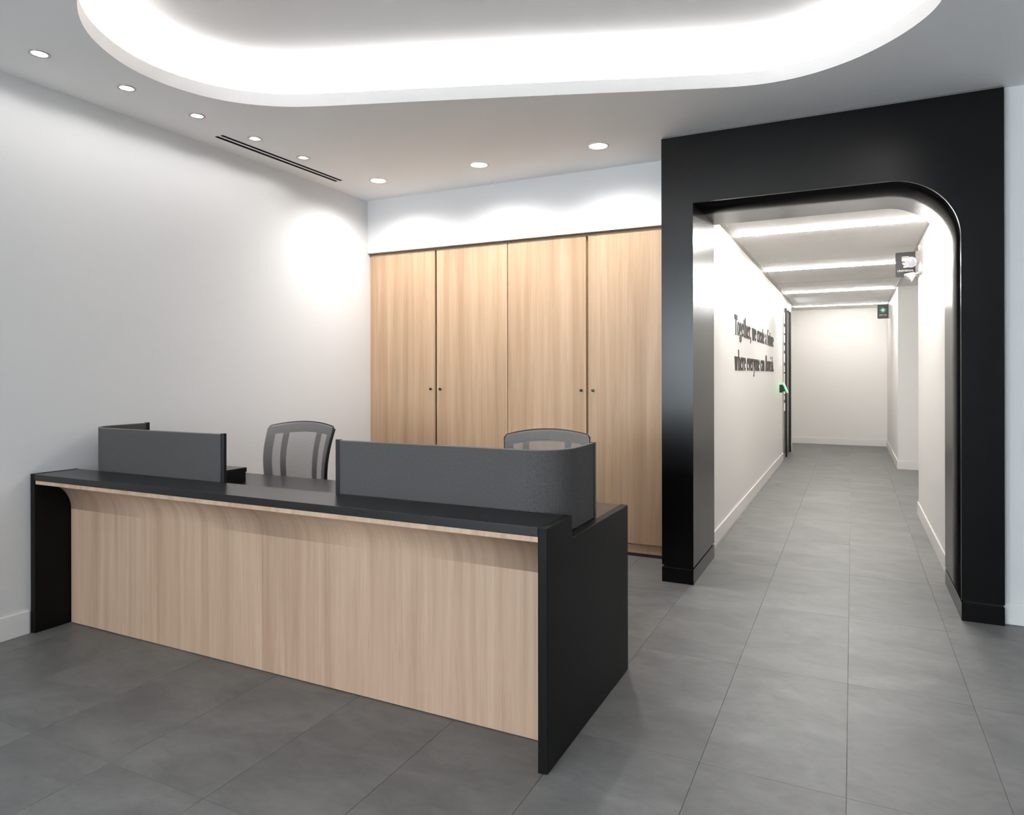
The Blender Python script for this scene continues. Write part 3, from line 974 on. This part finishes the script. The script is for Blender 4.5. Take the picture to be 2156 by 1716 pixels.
GL = {
 'T': (0.72, [V_(0.36, 0, 1, 0.15), g_line(0.04, 0.975, 0.68, 0.975, 0.05), V_(0.055, 0.74, 1.0, 0.05), V_(0.665, 0.74, 1.0, 0.05), SF(0.36, 0.02, 0.16)]),
 'o': (0.64, g_arc(0.32, 0.35, 0.22, 0.33, 0, 360, 24)),
 'e': (0.58, g_arc(0.30, 0.35, 0.20, 0.33, 8, 318, 20) + [g_line(0.12, 0.39, 0.53, 0.39, 0.045)]),
 'c': (0.55, g_arc(0.31, 0.35, 0.21, 0.33, 50, 312, 18) + [g_dot(0.45, 0.55, 0.07)]),
 'g': (0.62, g_arc(0.28, 0.47, 0.165, 0.21, 0, 360, 20) + [g_line(0.42, 0.645, 0.58, 0.68, 0.06)] + g_arc(0.30, -0.14, 0.20, 0.155, 0, 360, 20) + [g_line(0.17, 0.25, 0.13, 0.10, 0.06), g_line(0.13, 0.08, 0.44, 0.03, 0.09)]),
 't': (0.42, [V_(0.19, 0.12, 0.94), g_line(0.04, 0.675, 0.38, 0.675, 0.045)] + g_arc(0.29, 0.14, 0.10, 0.12, 180, 320, 6)),
 'h': (0.74, [V_(0.18, 0, 1.06), V_(0.56, 0, 0.46), SF(0.18, 0.02), SF(0.56, 0.02), g_line(0.05, 1.04, 0.18, 1.04, 0.04)] + g_arc(0.37, 0.46, 0.19, 0.22, 0, 180, 10)),
 'n': (0.74, [V_(0.18, 0, XH), V_(0.56, 0, 0.46), SF(0.18, 0.02), SF(0.56, 0.02), g_line(0.05, 0.68, 0.18, 0.68, 0.04)] + g_arc(0.37, 0.46, 0.19, 0.22, 0, 180, 10)),
 'r': (0.52, [V_(0.18, 0, XH), SF(0.18, 0.02, 0.15), g_line(0.05, 0.68, 0.18, 0.68, 0.04), g_dot(0.43, 0.60, 0.075)] + g_arc(0.36, 0.48, 0.18, 0.19, 50, 180, 8)),
 ',': (0.28, [g_dot(0.13, 0.07, 0.085), [(0.215, 0.06), (0.20, -0.06), (0.09, -0.22), (0.06, -0.20), (0.14, -0.06), (0.13, 0.02)]]),
 '.': (0.26, [g_dot(0.13, 0.075, 0.085)]),
 'w': (0.94, [g_line(0.10, XH, 0.28, 0, TK), g_line(0.30, 0, 0.46, XH, TN), g_line(0.46, XH, 0.64, 0, TK), g_line(0.66, 0, 0.82, XH, TN), SF(0.10, 0.68, 0.10), SF(0.46, 0.68, 0.10), SF(0.84, 0.68, 0.09)]),
 'a': (0.60, g_arc(0.23, 0.19, 0.13, 0.17, 60, 330, 12) + [V_(0.43, 0.06, 0.48), g_line(0.23, 0.37, 0.43, 0.42, 0.05), g_dot(0.14, 0.54, 0.07), g_line(0.43, 0.03, 0.57, 0.03, 0.05)] + g_arc(0.28, 0.48, 0.15, 0.20, 0, 160, 8)),
 'f': (0.46, [V_(0.20, 0, 0.86), SF(0.20, 0.02, 0.15), g_line(0.04, 0.675, 0.40, 0.675, 0.045), g_dot(0.44, 0.97, 0.07)] + g_arc(0.36, 0.86, 0.16, 0.19, 45, 180, 8)),
 'u': (0.74, [V_(0.18, 0.24, XH), V_(0.56, 0, XH), g_line(0.05, 0.68, 0.18, 0.68, 0.04), g_line(0.43, 0.68, 0.56, 0.68, 0.04), g_line(0.56, 0.02, 0.70, 0.02, 0.04)] + g_arc(0.37, 0.24, 0.19, 0.22, 180, 360, 10)),
 'v': (0.64, [g_line(0.12, XH, 0.33, 0, TK), g_line(0.34, 0, 0.54, XH, TN), SF(0.12, 0.68, 0.11), SF(0.55, 0.68, 0.09)]),
 'y': (0.64, [g_line(0.12, XH, 0.33, 0, TK), g_line(0.54, XH, 0.24, -0.28, TN), SF(0.12, 0.68, 0.11), SF(0.55, 0.68, 0.09), g_dot(0.19, -0.27, 0.07)]),
 'l': (0.36, [V_(0.18, 0, 1.06), SF(0.18, 0.02), g_line(0.05, 1.04, 0.18, 1.04, 0.04)]),
 'i': (0.36, [V_(0.18, 0, XH), SF(0.18, 0.02), g_line(0.05, 0.68, 0.18, 0.68, 0.04), g_dot(0.18, 0.94, 0.085)]),
 's': (0.52, g_arc(0.26, 0.52, 0.14, 0.155, 30, 215, 10, 0.11, 0.05) + g_arc(0.26, 0.175, 0.145, 0.155, -150, 35, 10, 0.11, 0.05) + [g_line(0.15, 0.46, 0.385, 0.24, 0.09)]),
 ' ': (0.40, []),
}
wl = empty('wall_lettering', (XCL, 6.84, 1.429))
tag(wl, 'two lines of dark raised serif lettering on the white corridor wall', 'lettering')
CAP = 0.194
LETTER = {}
for txt, z in (('Together, we create a future', 0.345), ('where everyone can flourish.', 0.0)):
    tot = sum(GL[ch][0] for ch in txt)
    kx = 3.64 / tot
    x = 0.0
    for ch in txt:
        if ch != ' ':
            if (ch, kx) not in LETTER:
                bm = bmesh.new()
                for pl in GL[ch][1]:
                    g_poly(bm, [(u * kx, v * CAP) for u, v in pl], 0.006)
                bmesh.ops.recalc_face_normals(bm, faces=bm.faces)
                me = bpy.data.meshes.new('letter')
                bm.to_mesh(me); bm.free()
                me.materials.append(M['letters'])
                LETTER[(ch, kx)] = me
            o = bpy.data.objects.new('letter', LETTER[(ch, kx)])
            COL.objects.link(o)
            o.parent = wl
            o.location = (0.0005, x, z)
        x += GL[ch][0] * kx

# ------------------------------------------------------------------ projecting signs
def sign(y, z0, label):
    t = empty('projecting_sign', (XCR if y < 8 else 0.60, y, z0))
    tag(t, label, 'sign', 'black projecting signs in the corridor')
    W, H = 0.172, 0.245
    r = 0.012
    pts = []
    for cx, cz, a0 in ((-0.030 - W + r, r, 180), (-0.030, 0, None), (-0.030, H, None), (-0.030 - W + r, H - r, 90)):
        if a0 is None:
            pts.append((cx, cz))
        elif a0 == 180:
            pts += [(cx + r * math.cos(R(a)), cz + r * math.sin(R(a))) for a in (180, 210, 240, 270)]
        else:
            pts += [(cx + r * math.cos(R(a)), cz + r * math.sin(R(a))) for a in (90, 120, 150, 180)]
    prism('plate', pts, 'y', -0.004, 0.004, 'sign', t)
    box('bracket', -0.030, -0.006, -0.007, 0.007, -0.003, H + 0.003, 'signside', t, 0.001)
    box('wall_plate', -0.006, -0.0005, -0.012, 0.012, -0.006, H + 0.006, 'steel', t)
    return t
def flat_part(name, polys, m, parent, y=-0.0046, d=0.001):
    bm = bmesh.new()
    for pts in polys:
        lo = [bm.verts.new((u, y, v)) for u, v in pts]
        hi = [bm.verts.new((u, y + d * 0.5, v)) for u, v in pts]
        n = len(pts)
        for i in range(n):
            bm.faces.new((lo[i], lo[(i + 1) % n], hi[(i + 1) % n], hi[i]))
        for t in tessellate_polygon([[Vector((u, v, 0)) for u, v in pts]]):
            bm.faces.new([lo[i] for i in t])
    return from_bm(name, bm, m, parent)
s1 = sign(7.86, 2.352, 'black projecting sign with white toilet symbol and the word UNIVERSAL')
cx = -0.030 - 0.086
Q = lambda pts: [(cx + u, v) for u, v in pts]
flat_part('toilet_symbol', [Q([(-0.032, 0.198), (-0.028, 0.203), (0.026, 0.203), (0.030, 0.198), (0.030, 0.194), (-0.032, 0.194)]),
                            Q([(-0.032, 0.190), (0.032, 0.190), (0.032, 0.156), (-0.032, 0.156)]),
                            Q([(-0.024, 0.150), (0.040, 0.150), (0.040, 0.144), (-0.024, 0.144)]),
                            Q([(-0.032, 0.138), (0.040, 0.138), (0.034, 0.124), (0.018, 0.116), (-0.004, 0.116), (-0.022, 0.124)]),
                            Q([(-0.016, 0.113), (0.018, 0.113), (0.020, 0.092), (-0.018, 0.092)])], 'print', s1)
me = text_mesh('UNIVERSAL', 0.026, 0.142, 0.0004)
o = obj('lettering', me, 'print', s1)
o.location = (cx + 0.002, -0.0048, 0.062); o.rotation_euler = (R(90), 0, 0)
s2 = sign(13.65, 2.352, 'black projecting sign with green first aid cross at the corridor end')
flat_part('green_disc', [[(cx + 0.052 * math.cos(2 * math.pi * i / 40), 0.148 + 0.052 * math.sin(2 * math.pi * i / 40)) for i in range(40)]], 'green', s2)
a, b = 0.011, 0.031
flat_part('white_cross', [Q([(x, z + 0.148) for x, z in ((-a, -b), (a, -b), (a, -a), (b, -a), (b, a), (a, a), (a, b), (-a, b), (-a, a), (-b, a), (-b, -a), (-a, -a))])], 'print', s2, -0.0056)
me = text_mesh('FIRST AID', 0.022, 0.112, 0.0004)
o = obj('lettering', me, 'print', s2)
o.location = (cx, -0.0048, 0.062); o.rotation_euler = (R(90), 0, 0)

# ------------------------------------------------------------------ emergency light
em = empty('emergency_light', (XCR, 7.60, 2.405))
tag(em, 'white twin-head emergency light on the corridor wall near the toilet sign', 'emergency light')
lathe('wall_plate', [(0.062, -0.0005), (0.062, -0.010), (0.052, -0.022), (0.030, -0.026)], 'white', em, 32, (0, 0, 0), 'x')
def head(base, direction, tip, lens):
    d = Vector(direction).normalized()
    j = Vector(base)
    tube('swivel', [(-0.018, j.y * 0.55, j.z * 0.8), tuple(j * 0.6 + Vector((-0.010, 0, j.z * 0.35))), tuple(j)], [0.009, 0.008, 0.009], 'white', em, 10)
    prof = [(0.012, -0.012), (0.021, -0.002), (0.028, 0.010), (0.044, 0.043), (0.050, 0.058), (0.050, 0.066)]
    h = lathe('lamp_head', prof, 'white', em, 28)
    h.location = j
    h.rotation_mode = 'QUATERNION'
    h.rotation_quaternion = d.to_track_quat('Z', 'Y')
    l = lathe('lens', [(0.046, 0.0665), (0.034, 0.070), (0.001, 0.072)], 'lens', h, 24, caps=False)
    return h
head((-0.062, -0.01, 0.058), (-0.45, -0.88, -0.18), None, None)
head((-0.062, -0.01, -0.060), (-0.80, -0.10, -0.62), None, None)

# ------------------------------------------------------------------ glazed door set and card reader on the corridor wall
dr = empty('door_1', (XCL, 11.93, 0))
tag(dr, 'black-framed corridor door with narrow glazed sidelight', 'door', kind='structure')
box('door_frame', -0.10, 0.012, 0.003, 0.10, 0, 2.575, 'steel', dr, 0.004)
box('door_frame', -0.10, 0.010, 0.101, 0.475, 2.49, 2.575, 'steel', dr, 0.002)
box('sidelight', -0.060, 0.002, 0.102, 0.472, 0.08, 2.488, 'doorglass', dr)
box('sill', -0.08, 0.004, 0.101, 0.475, 0.0, 0.078, 'steel', dr)
random.seed(9)
z = 0.78
k = 0
while z < 2.28:
    h = random.uniform(0.07, 0.20)
    box('frosted_film', 0.0022, 0.0035, 0.14 + random.uniform(0, 0.08), 0.46 - random.uniform(0, 0.1), z, z + h, 'frost', dr)
    z += h + random.uniform(0.02, 0.06)
box('door_jamb', -0.10, 0.028, 0.478, 0.62, 0, 2.50, 'trim', dr, 0.003)
box('door_leaf', -0.06, 0.004, 0.622, 1.30, 0.006, 2.47, 'trim', dr, 0.003)
box('door_jamb', -0.10, 0.028, 1.302, 1.397, 0, 2.50, 'trim', dr, 0.003)
box('door_head', -0.10, 0.028, 0.622, 1.300, 2.472, 2.50, 'steel', dr, 0.002)

rd = empty('access_reader', (XCL, 11.42, 1.165))
tag(rd, 'small angled access reader glowing green beside the corridor door', 'card reader')
box('back_box', 0.0008, 0.045, -0.035, 0.035, -0.060, 0.062, 'plastic', rd, 0.004)
prism('bracket_arm', [(0.045, -0.045), (0.045, 0.05), (0.060, 0.05), (0.090, -0.04)], 'y', -0.028, 0.028, 'plastic', rd)
def tilt(name, x0, x1, m):
    o = box(name, x0, x1, -0.045, 0.045, -0.085, 0.085, m, rd, 0.003)
    o.location = (0.078, 0, 0.012)
    o.rotation_euler = (0, R(-22), 0)
tilt('light_edge', 0.0, 0.006, 'greenled')
tilt('reader_plate', 0.0065, 0.020, 'white')

# ------------------------------------------------------------------ wall socket past the recess
so = empty('wall_socket', (0.60, 12.1, 0.325))
tag(so, 'small white wall socket low on the corridor wall below the first aid sign', 'socket')
box('cover_plate', -0.007, -0.0004, -0.04, 0.04, -0.06, 0.06, 'white', so, 0.0015)
for dz in (-0.022, 0.022):
    box('outlet', -0.0085, -0.0072, -0.016, 0.016, dz - 0.014, dz + 0.014, 'signside', so, 0.0008)
